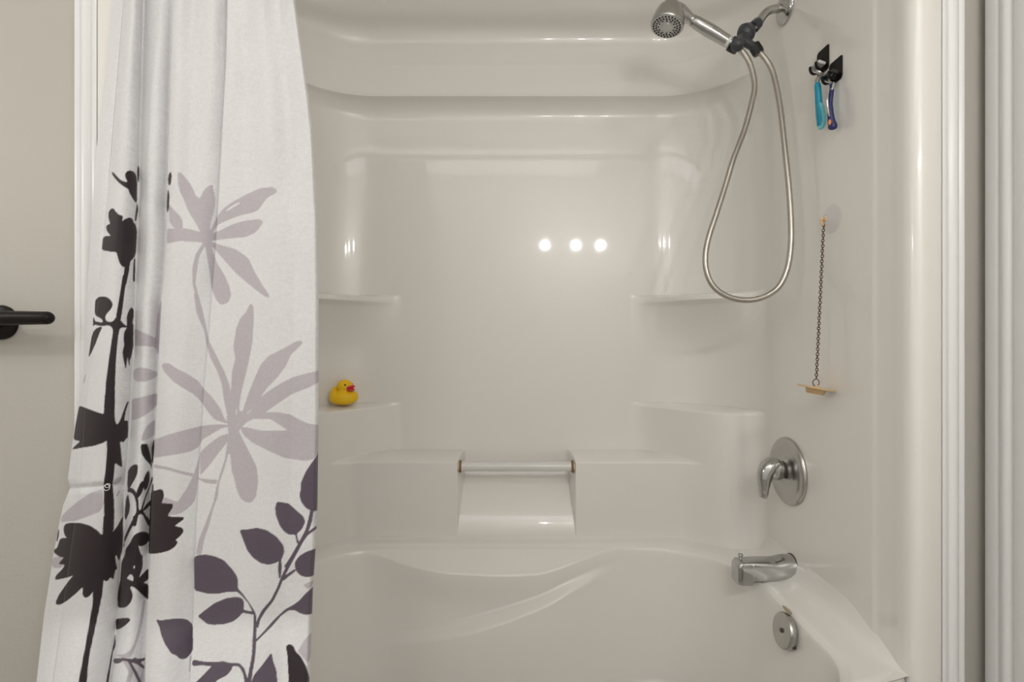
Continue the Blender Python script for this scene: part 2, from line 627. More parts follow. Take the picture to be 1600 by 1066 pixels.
TV = []
for s, z in ((0.0, 0.075), (0.06, 0.045), (0.14, 0.024), (0.26, 0.011), (0.42, 0.004), (0.60, 0.001), (0.78, 0.0), (0.90, -0.0012), (0.96, -0.003), (1.0, -0.006)):
    pl = OUT + (RIM - OUT) * s
    hgt = sstep(0.925, 1.14, OUT[:, 1]) * (1 - 0.72 * sstep(1.45, 1.58, OUT[:, 1]))
    TV.append(np.column_stack([pl, ZR + np.where(z > 0, z * hgt, z)]))
for dep in [0.008] + list(np.linspace(0.011, 0.34, 120)):
    pl = basin_row(dep)
    z = np.full(len(pl), ZR - dep)
    wgt = sstep(1.30, 1.46, pl[:, 1])
    yy = pl[:, 1] - arm(pl[:, 0], z) * wgt
    TV.append(np.column_stack([pl[:, 0], yy, z]))
last = basin_row(0.34)
cen = last.mean(0)
for s, dz in ((0.06, 0.018), (0.14, 0.028), (0.25, 0.033), (0.5, 0.036), (0.8, 0.037), (0.999, 0.037)):
    pl = last + (cen - last) * s
    TV.append(np.column_stack([pl, np.full(len(pl), ZR - 0.34 - dz)]))
TV = np.array(TV)
ntr, ntc = TV.shape[:2]
TV[:, :, 2] += EYE
obj('basin', TV.reshape(-1, 3), grid_faces(ntr, ntc, True), GEL, tub)
axs = np.linspace(XL + 0.002, XR - 0.002, 60)
ayf = bow(axs, np.full_like(axs, 0.944))
AV = []
for dz, zz in ((0.0, 0.002), (0.0, EYE + ZR - 0.02), (0.004, EYE + ZR - 0.006), (0.012, EYE + ZR + 0.0), (0.03, EYE + ZR + 0.001)):
    AV.append(np.column_stack([axs, ayf + dz, np.full_like(axs, zz)]))
AV = np.array(AV)
obj('apron', AV.reshape(-1, 3), grid_faces(5, 60), GEL, tub)

# bar across the soap recess, rusted where it enters the moulding
zb = EYE - 0.401
gb = MB()
gb.tube([(XC - 0.182, 1.612, zb), (XC + 0.182, 1.612, zb)], 0.0150, 24)
tag(gb.build('grab_bar', mat('white_bar_plastic', (0.78, 0.77, 0.74), rough=0.12, coat=0.3, noise=(9, (0.76, 0.75, 0.72))), tub), 'glossy white round bar across the recess')
for s in (-1, 1):
    r = MB()
    r.lathe([(0.0145, 0.0), (0.0190, 0.001), (0.0195, 0.004), (0.0160, 0.0070), (0.0148, 0.0070)], (XC + s * 0.1765, 1.612, zb), (-s, 0, 0), 24)
    tag(r.build('rust_ring', RUST, tub), 'brown rust round the bar end')
# chipped spot on the rim above the overflow plate
cp = P(1230, 953, 1.168)
chip = MB()
chip.ball(cp, (0.010, 0.015, 0.0035), 14, 8, Matrix.Rotation(math.radians(35), 3, 'Y'))
tag(chip.build('chip', TANCHIP, tub), 'small tan worn chip on the tub rim')


# ------------------------------------------------------------------ shower curtain with its printed flowers
def K(ox, oy, s):
    return lambda pts: [(ox + x / s, oy + y / s) for x, y in pts]


k1, k2, k3, k4 = K(100, 240, 5.33), K(240, 240, 4.442), K(100, 430, 5.33), K(200, 460, 4.1)
k5, k6, k7, k8 = K(80, 620, 5.33), K(200, 640, 4.1), K(50, 810, 4.164), K(220, 810, 4.1655)
M_, P_, D_, W_ = 0, 1, 2, 3
ART = [
    # pale mauve flowers
    (M_, k2([(165,130),(190,132),(240,190),(270,235),(290,290),(320,315),(345,260),(380,225),(415,217),(412,245),(428,300),(425,370),(410,430),(395,480),(390,530),(400,525),(440,440),(480,385),(540,340),(630,290),(740,240),(830,232),(858,255),(850,275),(800,300),(770,330),(730,390),(690,410),(600,430),(520,460),(445,495),(410,555),(470,530),(550,490),(640,465),(740,455),(760,475),(740,510),(705,550),(640,580),(520,590),(410,605),(395,610),(480,640),(560,660),(610,690),(660,730),(700,820),(760,920),(795,970),(808,1000),(775,995),(700,940),(640,890),(570,830),(490,740),(420,660),(400,640),(420,700),(440,760),(490,840),(525,920),(538,980),(520,1035),(465,1052),(430,1010),(405,940),(385,800),(365,680),(358,640),(330,690),(315,720),(300,820),(290,900),(310,980),(330,1080),(305,1080),(290,990),(270,900),(268,800),(290,700),(330,640),(345,620),(280,612),(180,608),(90,625),(95,520),(140,520),(190,515),(250,525),(325,545),(290,480),(240,400),(215,330),(185,270),(170,210)])),
    (W_, k2([(500,395),(540,365),(590,338),(602,345),(560,370),(515,398)])),
    (M_, k2([(105,350),(140,390),(180,430),(200,460),(203,520),(140,520),(110,470)])),
    (M_, k3([(590,445),(640,470),(700,495),(765,528),(772,430),(780,340),(808,200),(812,260),(800,450),(790,640),(782,670),(770,615),(745,595),(690,592),(590,590)])),
    (M_, k3([(578,800),(600,775),(640,770),(700,778),(740,795),(776,808),(776,840),(740,865),(690,885),(630,888),(590,880),(577,850)])),
    (M_, k5([(672,20),(750,5),(885,-30),(880,75),(800,145),(730,180),(670,200)])),
    (M_, k5([(750,360),(765,300),(800,240),(866,190),(862,320),(810,350),(760,372)])),
    (M_, k3([(185,815),(180,850),(165,915),(160,890),(170,840)])),
    (M_, k4([(420,-10),(447,-10),(475,90),(500,200),(520,300),(570,400),(620,500),(650,580),(660,640),(690,700),(690,840),(640,800),(615,680),(600,570),(570,490),(525,400),(505,330),(490,240),(440,120)])),
    (M_, k4([(790,60),(805,80),(805,200),(795,320),(770,450),(740,570),(720,660),(710,760),(700,830),(640,830),(640,700),(660,600),(665,500),(688,410),(675,340),(690,230),(720,150),(760,110),(775,70)])),
    (M_, k4([(1080,300),(1115,298),(1118,315),(1085,350),(1045,385),(1010,460),(960,530),(890,600),(850,660),(900,620),(980,570),(1060,530),(1140,508),(1235,485),(1235,558),(1150,600),(1050,640),(960,700),(890,750),(820,790),(740,830),(700,850),(730,760),(770,640),(810,540),(850,450),(900,395),(960,365),(1010,340)])),
    (M_, k4([(880,755),(960,755),(1040,770),(1100,805),(1160,830),(1240,838),(1240,1000),(1000,900),(1025,872),(960,830),(915,800),(860,800),(800,800)])),
    (M_, k4([(630,780),(700,740),(760,760),(850,770),(760,820),(720,860),(700,900),(650,930),(640,860)])),
    (M_, k4([(215,460),(225,440),(260,440),(310,475),(390,515),(450,555),(490,610),(540,660),(590,730),(620,800),(650,830),(600,820),(550,800),(510,750),(470,690),(420,640),(360,605),(290,560),(235,500)])),
    (M_, k6([(690,100),(740,200),(790,300),(825,370),(835,460),(820,560),(790,598),(755,595),(720,570),(695,510),(680,440),(665,400),(655,290),(645,280),(620,370),(585,470),(575,560),(545,640),(520,740),(490,830),(470,930),(433,930),(455,830),(500,720),(545,600),(565,500),(590,410),(620,320),(635,215),(650,150)])),
    (M_, k6([(720,110),(760,115),(850,135),(1000,135),(1235,95),(1235,185),(1175,190),(1200,210),(1235,220),(1215,280),(1190,320),(1130,330),(1000,310),(900,265),(800,215),(745,170),(725,140)])),
    (M_, k6([(460,290),(445,500),(430,580),(400,620),(340,665),(285,680),(290,605),(320,590),(380,500),(420,420)])),
    (M_, k6([(660,150),(590,170),(520,220),(462,275),(462,425),(520,360),(580,280),(640,205)])),
    (M_, k6([(165,195),(260,160),(370,130),(475,105),(560,95),(640,97),(650,110),(600,120),(540,155),(475,195),(455,240),(400,270),(300,290),(165,310)])),
    (M_, k6([(165,352),(260,370),(330,392),(425,412),(460,442),(575,452),(570,478),(500,472),(420,432),(330,410),(240,384),(165,375)])),
    (M_, k6([(212,600),(235,560),(290,585),(320,590),(280,680),(252,680),(285,610)])),
    (W_, k4([(690,735),(696,735),(700,770),(694,775)])),
    (W_, k4([(760,765),(792,735),(788,742),(764,768)])),
    (W_, k4([(693,840),(712,826),(708,834)])),
    (M_, k5([(525,690),(590,660),(585,690),(560,725),(512,740)])),
    (M_, k5([(85,1000),(130,950),(200,890),(270,840),(330,800),(420,770),(432,780),(434,920),(400,960),(300,1000),(200,1035),(80,1045)])),
    (M_, k5([(535,830),(570,770),(572,800),(555,830)])),
    (M_, k7([(140,255),(165,250),(210,258),(210,300),(190,325),(140,325),(125,300)])),
    (M_, k7([(722,535),(740,530),(725,640),(700,760),(670,850),(640,905),(600,915),(540,890),(600,885),(640,860),(670,800),(700,680)])),
    (M_, k7([(590,930),(650,925),(660,1000),(640,1070),(610,1070),(630,1000)])),
    (M_, k7([(738,870),(738,1080),(690,1080),(715,1000)])),
    (M_, k8([(1110,740),(1112,860),(1100,920),(1085,945),(1060,910),(1020,870),(1060,800)])),
    (M_, k8([(1055,435),(1090,418),(1128,403),(1115,440),(1090,465)])),
    (M_, k8([(330,890),(320,1000),(312,1000),(318,900)])),
    # purple grey leaf sprays
    (P_, k8([(100,660),(130,668),(180,660),(240,655),(300,660),(335,690),(338,850),(320,885),(295,912),(255,915),(230,890),(200,880),(160,820),(135,760),(125,710)])),
    (P_, k8([(350,255),(375,242),(430,240),(480,250),(540,275),(595,335),(625,380),(632,430),(628,455),(660,490),(700,545),(735,600),(748,630),(750,690),(748,800),(742,900),(725,1000),(715,1080),(690,1080),(705,1000),(725,900),(730,780),(738,680),(735,620),(700,550),(650,495),(625,475),(560,478),(500,490),(440,490),(352,468)])),
    (P_, k8([(372,638),(420,600),(480,555),(560,522),(620,515),(655,520),(670,545),(668,600),(735,612),(732,625),(660,612),(640,640),(600,670),(540,688),(470,692),(430,685),(415,672)])),
    (P_, k8([(645,78),(700,75),(755,65),(820,80),(880,120),(925,175),(932,220),(910,275),(915,300),(908,390),(900,385),(895,310),(903,275),(870,292),(830,300),(780,290),(730,255),(695,210),(672,150)])),
    (P_, k8([(750,690),(760,660),(790,600),(850,530),(890,450),(912,390),(960,290),(1020,180),(1070,90),(1100,0),(1118,0),(1085,95),(1035,190),(975,300),(925,395),(900,460),(860,540),(805,610),(775,660),(760,720)])),
    (P_, k8([(915,390),(960,360),(1003,332),(1008,342),(965,375),(925,408)])),
    (P_, k8([(1003,290),(1030,250),(1075,222),(1150,195),(1150,340),(1120,375),(1080,382),(1040,372),(1010,340)])),
    (P_, k8([(750,790),(800,740),(870,660),(940,595),(990,568),(1030,540),(1070,495),(1135,435),(1128,615),(1080,628),(1040,618),(1000,595),(965,595),(910,635),(850,705),(790,765),(750,805)])),
    (P_, k8([(850,878),(858,930),(880,990),(890,1120),(700,1120),(740,1020),(790,960)])),
    (P_, k8([(340,922),(400,935),(480,940),(540,933),(575,945),(640,945),(670,975),(692,1040),(697,1080),(680,1080),(668,1010),(640,962),(595,960),(590,985),(560,1020),(500,1050),(470,1080),(350,1080),(400,1030),(465,962),(400,955),(335,960)])),
    (P_, k6([(955,592),(1030,605),(1080,650),(1125,690),(1132,725),(1110,770),(1078,795),(1085,830),(1100,860),(1085,860),(1073,800),(1030,800),(1000,780),(975,745),(950,680),(945,630)])),
    (P_, k6([(1240,220),(1240,600),(1225,645),(1180,650),(1140,630),(1110,590),(1100,545),(1110,510),(1110,470),(1140,400),(1180,340),(1210,300)])),
    (P_, k6([(1172,640),(1190,640),(1172,730),(1152,788),(1215,742),(1215,756),(1150,805),(1108,865),(1040,975),(1020,1010),(1000,1010),(1040,950),(1092,860),(1138,775),(1156,710)])),
    # near black stems and flowers
    (D_, k1([(395,155),(412,158),(440,190),(475,225),(520,240),(532,235),(512,200),(510,170),(525,148),(550,142),(580,150),(600,180),(607,240),(605,400),(598,410),(570,370),(545,325),(538,295),(500,275),(455,240),(415,195)])),
    (D_, k1([(618,95),(625,130),(622,210),(618,245),(612,200),(612,130)])),
    (D_, k1([(610,410),(615,470),(600,560),(590,560),(600,470)])),
    (D_, k1([(585,870),(592,880),(590,1066),(575,1066),(578,950)])),
    (D_, k1([(410,455),(430,485),(455,510),(485,518),(490,530),(482,568),(510,545),(545,535),(570,542),(575,570),(595,590),(606,640),(603,720),(597,830),(580,870),(552,895),(545,940),(520,945),(490,945),(465,915),(448,860),(440,820),(400,818),(315,803),(325,705),(340,690),(395,688),(360,650),(350,610),(365,592),(388,588),(372,540),(370,495),(385,465)])),
    (D_, k1([(508,935),(546,925),(540,980),(522,1066),(518,1090),(484,1090),(500,1000)])),
    (D_, k3([(492,-5),(530,-15),(505,120),(487,270),(470,380),(433,355),(455,230),(475,110)])),
    (D_, k3([(433,350),(470,375),(495,408),(524,425),(522,438),(490,433),(462,445),(448,520),(432,700),(424,900),(422,1085),(340,1085),(350,900),(370,740),(396,560),(411,465),(400,435),(375,417),(345,418),(325,425),(250,412),(242,430),(245,345),(257,385),(275,390),(320,397),(325,385),(315,365),(262,335),(257,300),(262,210),(285,185),(325,177),(370,190),(400,225),(404,255),(385,290),(355,320),(342,345),(345,375),(365,390),(395,393),(420,375)])),
    (D_, k3([(320,428),(300,470),(280,520),(260,575),(225,650),(205,685),(215,620),(230,520),(245,470),(275,440)])),
    (D_, k3([(565,270),(580,290),(578,360),(570,380),(570,405),(578,410),(575,600),(565,650),(553,700),(545,705),(548,755),(542,750),(532,690),(530,665),(525,700),(515,785),(500,720),(490,660),(492,620),(503,590),(497,520),(505,470),(525,440),(523,350),(535,310),(550,280)])),
    (D_, k5([(447,-20),(528,-20),(528,180),(535,215),(550,237),(575,200),(600,130),(622,70),(638,38),(645,45),(630,85),(615,140),(608,205),(625,197),(640,205),(638,340),(615,355),(608,378),(570,372),(578,430),(585,510),(592,588),(565,575),(530,548),(522,640),(508,745),(435,745),(450,640),(462,520),(466,430),(466,362),(430,385),(350,410),(250,425),(172,440),(200,410),(245,370),(210,365),(187,352),(200,260),(220,150),(235,75),(300,100),(380,130),(440,148)])),
    (D_, k5([(440,730),(510,730),(520,850),(524,950),(518,1120),(440,1120),(443,950),(440,850)])),
    (D_, k5([(745,410),(760,392),(775,400),(790,390),(805,410),(820,470),(835,540),(838,605),(830,570),(790,530),(755,480)])),
    (D_, k5([(855,350),(858,420),(845,560),(838,540),(838,430)])),
    (D_, k5([(640,620),(665,580),(700,563),(720,570),(718,630),(700,680),(670,730),(655,760),(635,760)])),
    (D_, k5([(640,755),(680,765),(710,800),(725,860),(728,940),(745,950),(770,870),(795,800),(820,740),(842,660),(846,690),(820,760),(785,850),(758,950),(775,965),(800,1015),(828,1050),(826,1080),(795,1050),(765,985),(745,975),(725,985),(705,1080),(680,1080),(690,1030),(678,1005),(700,985),(712,955),(708,880),(690,820),(660,795),(635,795)])),
    (D_, k5([(770,690),(790,640),(812,612),(820,650),(815,710),(800,760),(778,785),(768,740)])),
    (D_, k5([(710,850),(712,790),(745,715),(770,700),(775,740),(750,810),(720,848)])),
    (D_, k5([(755,955),(790,900),(840,850),(838,885),(800,930),(770,952)])),
    (D_, k5([(625,850),(640,810),(655,900),(650,960),(620,1030),(612,1000),(618,920)])),
    (D_, k5([(843,720),(850,740),(850,800),(838,800)])),
    (D_, k6([(150,525),(180,520),(205,510),(225,520),(230,560),(212,602),(285,605),(287,625),(252,680),(270,688),(355,690),(358,702),(295,748),(320,752),(350,760),(355,785),(330,815),(300,838),(320,848),(300,880),(260,905),(200,920),(132,925),(135,780),(143,600)])),
    (D_, k7([(205,80),(212,40),(250,30),(320,33),(380,50),(425,80),(455,112),(470,85),(525,90),(555,55),(592,-15),(590,180),(578,240),(565,280),(553,245),(540,235),(545,290),(555,330),(540,335),(530,400),(510,380),(495,405),(480,410),(468,400),(410,455),(395,480),(370,510),(345,518),(330,500),(330,445),(290,485),(230,535),(185,562),(158,562),(155,545),(175,500),(230,420),(272,370),(230,385),(150,402),(155,375),(200,330),(215,300),(172,298),(190,275),(212,255),(180,252),(145,225),(142,205),(165,195),(180,140),(195,130),(230,130),(215,115)])),
    (D_, k7([(400,430),(468,380),(455,500),(430,620),(400,760),(370,900),(352,1090),(300,1090),(320,980),(345,850),(375,680),(395,560)])),
    (D_, k7([(468,-20),(527,-20),(522,105),(460,110)])),
    (D_, k7([(160,160),(165,100),(176,65),(174,120)])),
    (D_, k7([(650,135),(670,105),(710,88),(745,90),(768,110),(766,140),(735,175),(705,182),(690,175),(700,215),(710,240),(720,240),(718,320),(695,390),(756,325),(756,400),(720,420),(756,430),(756,532),(710,490),(680,460),(650,440),(635,450),(650,480),(655,510),(640,550),(610,580),(560,582),(558,500),(575,400),(585,280),(605,240),(610,200),(640,160)])),
    (W_, k7([(655,310),(675,308),(665,335)])),
    (W_, k7([(612,392),(640,360),(662,380),(660,412),(640,405)])),
    (D_, k7([(600,190),(595,170),(640,75),(690,-10),(665,-10),(625,70),(600,130)])),
    (D_, k7([(735,-10),(745,30),(770,65),(770,40),(755,-10)])),
    (D_, k7([(548,655),(600,650),(635,652),(638,665),(615,690),(580,715),(546,728)])),
    (D_, k7([(541,750),(543,830),(525,870),(494,1080),(480,1080),(515,900),(532,820)])),
    (P_, k7([(530,915),(600,912),(660,920),(668,908),(690,920),(735,910),(735,922),(700,935),(732,968),(728,980),(680,945),(640,935),(680,1000),(715,1080),(700,1080),(655,985),(625,930),(590,925),(570,942),(535,945)])),
    (D_, k8([(950,860),(945,835),(965,820),(990,828),(1008,870),(1040,900),(1075,965),(1095,1030),(1098,1090),(965,1090),(960,980),(955,890)])),
    (D_, k2([(120,128),(125,160),(115,220),(103,215),(100,170),(110,135)])),
    (D_, k2([(100,245),(110,290),(105,380),(97,415),(92,380),(95,300)])),
]
SS = 3                                          # cells of the cloth print per unit
AX0, AY0, AX1, AY1 = 30, 235, 520, 1090
PAL = np.array([(0.585, 0.545, 0.585), (0.128, 0.102, 0.136), (0.034, 0.023, 0.027), (0.86, 0.857, 0.872)])
H_, W2 = (AY1 - AY0) * SS, (AX1 - AX0) * SS
IDX = np.full((H_, W2), 3, np.int8)


def chaikin(p):
    p = np.array(p, float)
    q = np.roll(p, -1, 0)
    L_ = np.linalg.norm(q - p, axis=1, keepdims=True)
    c = np.minimum(0.25, 2.0 / np.maximum(L_, 1e-6))          # rounds corners, leaves long edges
    return np.stack([p + (q - p) * c, q + (p - q) * c], 1).reshape(-1, 2)


for ci, pts in ART:
    p = chaikin(pts)
    p = (p - (AX0, AY0)) * SS
    x0, x1 = int(max(0, p[:, 0].min() - 1)), int(min(W2, p[:, 0].max() + 2))
    y0, y1 = int(max(0, p[:, 1].min() - 1)), int(min(H_, p[:, 1].max() + 2))
    if x1 <= x0 or y1 <= y0: continue
    gx = np.arange(x0, x1) + 0.5
    inside = np.zeros((y1 - y0, x1 - x0), bool)
    a, b = p, np.roll(p, -1, 0)
    for r in range(y0, y1):
        yy = r + 0.5
        hit = ((a[:, 1] <= yy) != (b[:, 1] <= yy))
        if not hit.any(): continue
        xs = a[hit, 0] + (yy - a[hit, 1]) * (b[hit, 0] - a[hit, 0]) / (b[hit, 1] - a[hit, 1])
        cnt = (xs[None, :] > gx[:, None]).sum(1)
        inside[r - y0] = cnt % 2 == 1
    IDX[y0:y1, x0:x1][inside] = ci
for ci, n_ in ((1, 2), (2, 1)):                              # ink spreads a little into the cloth
    for _ in range(n_):
        mk = IDX == ci
        mk = np.roll(mk, 1, 0) | np.roll(mk, -1, 0) | np.roll(mk, 1, 1) | np.roll(mk, -1, 1)
        IDX[mk & ((IDX == 3) | (IDX == 0))] = ci
RGB = PAL[IDX]
# soften by one cell so that the cloth's own points take a blend at the edges
RGB = (RGB + np.roll(RGB, 1, 0) + np.roll(RGB, -1, 0) + np.roll(RGB, 1, 1) + np.roll(RGB, -1, 1)) / 5.0


def edge(tab):
    t = np.array(tab, float)
    return lambda y: np.interp(y, t[:, 0], t[:, 1])


eL = edge([(-280, 214), (0, 176), (100, 166), (240, 150), (440, 137), (580, 131), (630, 122), (700, 112), (748, 106), (762, 110), (789, 99), (820, 92), (858, 85), (959, 69), (1066, 57), (1500, 10)])
eM = edge([(-280, 226), (0, 193), (240, 173), (440, 155), (560, 143), (640, 132), (760, 124), (900, 105), (1066, 82), (1500, 30)])
eV = edge([(-280, 246), (0, 223), (257, 216.5), (380, 212.5), (486, 209), (560, 207), (617, 203), (657, 202), (714, 198), (770, 193), (820, 192.5), (865, 189), (954, 183), (1002, 177), (1066, 168), (1500, 115)])
eE = edge([(-280, 282), (0, 270), (257, 262), (296, 261), (380, 259), (440, 255), (467, 251), (561, 247), (657, 243), (732, 238.5), (820, 235.5), (858, 234), (940, 230), (1066, 224), (1500, 200)])
eF = edge([(-280, 352), (0, 355), (100, 353), (240, 345), (352, 339), (465, 331), (545, 324), (618, 318), (704, 313), (737, 311), (811, 307), (884, 304), (930, 303), (1066, 297), (1500, 280)])
eR = edge([(-280, 415), (0, 461), (135, 480), (200, 488), (338, 496), (460, 498), (640, 498), (786, 496), (860, 493), (918, 489), (1066, 484), (1500, 470)])

ys = np.concatenate([np.linspace(-262, -4, 50), np.arange(0, 246, 3.0), np.arange(246, 1082, 1.3), np.linspace(1086, 1445, 60)])
segs = [(eL, eM, 22), (eM, eV, 62), (eV, eE, 44), (eE, eF, 74), (eF, eR, 138)]
cols_px, seg_id, seg_t = [], [], []
for si, (a, b, n) in enumerate(segs):
    ts = np.linspace(0, 1, n + 1)
    if si > 0: ts = ts[1:]
    # the first column of a new fold sits a hair past the crease, so that the fold can step forward
    for t in ts:
        cols_px.append(a(ys) + (b(ys) - a(ys)) * t)
        seg_id.append(si)
        seg_t.append(t)
    if si < len(segs) - 1:
        nx = segs[si + 1]
        cols_px.append(nx[0](ys) + 0.6)
        seg_id.append(si + 1)
        seg_t.append(0.0)
PX = np.array(cols_px).T                      # rows x columns
seg_id = np.array(seg_id)
seg_t = np.array(seg_t)
PY = np.repeat(ys[:, None], PX.shape[1], 1)
Y = PY
T = np.repeat(seg_t[None, :], len(ys), 0)
DEP = np.zeros_like(PX)


def bulge(t, a, b):
    """0 -> 1 -> 0 rounded fold"""
    return np.sin(np.pi * np.clip(t, 0, 1)) ** 0.8


up = 1 - sstep(150, 560, Y)                   # gathers open out downwards
for si in range(5):
    c = seg_id == si
    t = T[:, c]
    y = Y[:, c]
    u = up[:, c]
    if si == 0:
        d = 0.902 - 0.010 * np.sin(np.pi * 0.5 * t) - 0.010 * (1 - u) * t
    elif si == 1:
        d = 0.894 - 0.022 * np.sin(np.pi * t) ** 0.8 + 0.010 * t ** 3 - 0.006 * (1 - u) * (1 - t)
        d = d - 0.010 * (1 - u) * (1 - t) ** 2
    elif si == 2:
        d = 0.906 - 0.020 * np.sin(np.pi * np.clip(t * 1.15 - 0.08, 0, 1)) + 0.006 * t ** 2
    elif si == 3:
        d = 0.888 - 0.018 * np.sin(np.pi * np.clip(t, 0, 1) ** 0.75) + 0.004 * t
        d = d - u * 0.007 * np.cos(2 * np.pi * (t * 1.4 - 0.1)) * 1.0
    else:
        d = 0.880 + 0.004 * t - 0.010 * np.sin(np.pi * np.clip(t * 1.3, 0, 1)) * (1 - 0.4 * u)
        d = d - 0.006 * u * np.sin(2 * np.pi * (t * 2.1 + 0.15)) - 0.002 * (1 - u) * np.sin(2 * np.pi * (t * 1.6 + 0.35 * y / 900))
        d = d + 0.016 * np.clip((t - 0.965) / 0.035, 0, 1) ** 2
    DEP[:, c] = d
# short gathers under the rod
g = np.exp(-((PX - 382) / 11.0) ** 2) * np.exp(-((Y - 55) / 26.0) ** 2)
DEP += 0.006 * g
g2 = (1 - sstep(20, 150, Y)) * 0.0035 * np.sin((PX - 170) / 9.5 + 0.6 * np.sin(Y / 60.0))
DEP += g2
# sewn gather across the left fold, with the pinch at its left end
yp = 764 - (PX - 110) * 0.07
inleft = (1 - sstep(150, 195, PX))
pin = np.exp(-((Y - yp) / 5.0) ** 2) * (PX < 192) * (0.35 + 0.65 * inleft)
DEP += 0.0095 * pin
fan = np.exp(-((Y - yp) / 26.0) ** 2) * inleft * np.sin((PX - 110) / 3.3) * (1 - np.exp(-((Y - yp) / 4.0) ** 2))
DEP += 0.0014 * fan
# very small slackness of the cloth
DEP += 0.0007 * np.sin(Y / 37.0 + PX / 23.0) + 0.0005 * np.sin(Y / 19.0 - PX / 31.0)
DEP -= 0.094 * sstep(960, 1125, Y)                # hangs outside the bowed tub front
CV = np.stack([(PX - 800) * DEP / F, DEP, EYE + (527 - PY) * DEP / F], -1)
nr, ncv = PX.shape
curt = empty('shower_curtain', (-0.45, 0.88, 0.03), 'white fabric shower curtain printed with black, purple and mauve flowers, drawn to the left', 'curtain')
cl = obj('cloth', CV.reshape(-1, 3), grid_faces(nr, ncv)[:, ::-1], CLOTH, curt)
fx = np.clip((PX - AX0) * SS - 0.5, 0, W2 - 1.001)
fy = np.clip((PY - AY0) * SS - 0.5, 0, H_ - 1.001)
ix, iy = fx.astype(int), fy.astype(int)
ux, uy = (fx - ix)[..., None], (fy - iy)[..., None]
C = (RGB[iy, ix] * (1 - ux) + RGB[iy, ix + 1] * ux) * (1 - uy) + (RGB[iy + 1, ix] * (1 - ux) + RGB[iy + 1, ix + 1] * ux) * uy
C[PY < AY0 + 2] = PAL[3]
att = cl.data.color_attributes.new('print', 'FLOAT_COLOR', 'POINT')
att.data.foreach_set('color', np.concatenate([C, np.ones(C.shape[:2] + (1,))], -1).astype(np.float32).ravel())
# clear snap ring on the sewn gather
sr = P(166.5, 762, 0.868)
tag(MB().torus(sr, (0.15, -1, 0.1), 0.0048, 0.0006, 22, 8).torus(sr + Vector((0.001, 0.001, 0.003)), (0.3, -0.8, 0.5), 0.0034, 0.0005, 18, 8).build('snap_ring', RINGCL, curt), 'small clear snap ring')

rod = MB()
rz = EYE + (527 + 262) * 0.89 / F + 0.004
rod.tube([(-0.82, 0.955, rz), (-0.82, 0.915, rz), (-0.812, 0.897, rz), (-0.79, 0.89, rz), (0.80, 0.89, rz), (0.825, 0.897, rz), (0.832, 0.915, rz), (0.832, 0.955, rz)], 0.0125, 16)
struct('curtain_rod', rod, SATIN, smooth=True, label='satin metal curtain rod on the wall above the shower curtain')

# ------------------------------------------------------------------ shower arm, hand shower, hose
arm_d = 1.36
wp = Vector((XR, arm_d, EYE + 0.862))
sa = empty('shower_mount', wp, 'chrome shower arm with round wall flange and dark grey swivel bracket', 'shower arm')
MB().lathe([(0.0, 0.001), (0.041, 0.001), (0.0415, 0.003), (0.040, 0.006), (0.030, 0.012), (0.018, 0.0155), (0.0125, 0.017), (0.0, 0.017)], wp, (-1, 0, 0), 48).build('wall_flange', CHROME, sa, True, 50)
ap = spline([wp + Vector((-0.004, 0, 0)), P(1212, 14, 1.36), P(1201, 17, 1.36), P(1193, 24, 1.36), P(1187, 33, 1.358), P(1180, 43, 1.355)], 28)
MB().tube(ap, 0.0108, 20).build('arm_pipe', SATIN, sa)
nax = (P(1168, 52, 1.35) - P(1186, 34, 1.358)).normalized()
nut = MB()
nut.lathe([(0.0105, 0.0), (0.0140, 0.001), (0.0146, 0.003), (0.0150, 0.016), (0.0155, 0.020), (0.012, 0.022)], P(1185, 35, 1.357), nax, 14)
nut.build('swivel_nut', GREYPL, sa, True, 30)
br = MB()
br.ball(P(1166, 51, 1.350), 0.0228, 28, 18)
br.torus(P(1166, 51, 1.350), nax, 0.0215, 0.0028, 32, 8)
br.tube([P(1163, 58, 1.345), P(1157, 65, 1.335), P(1152, 70, 1.325)], [0.015, 0.0135, 0.013], 16)
br.ball(P(1152, 70, 1.322), (0.0175, 0.0175, 0.0165), 24, 14)
br.tube([P(1160, 63, 1.335), P(1172, 70, 1.335), P(1180, 75, 1.338)], [0.0115, 0.011, 0.010], 14)
br.build('swivel_ball', GREYPL, sa)
hax = (P(1146, 70, 1.335) - P(1084, 34, 1.335)).normalized()       # along the handle, head to hose
ccl = MB()
c0 = P(1144, 69, 1.335)
ccl.lathe([(0.0150, -0.006), (0.0180, -0.006), (0.0190, 0.0), (0.0185, 0.014), (0.0165, 0.020), (0.0120, 0.020)], c0, hax, 24)
ccl.build('handle_clip', BLACKG, sa, True, 30)
oc = MB()
oax = (P(1190, 84, 1.338) - P(1176, 72, 1.338)).normalized()
oc.lathe([(0.0, -0.012), (0.0130, -0.012), (0.0150, -0.009), (0.0155, 0.010), (0.0140, 0.016), (0.0, 0.016)], P(1181, 76, 1.338), Vector((0.45, -0.1, -0.85)), 8)
oc.build('hose_outlet', BLACKG, sa, True, 30)

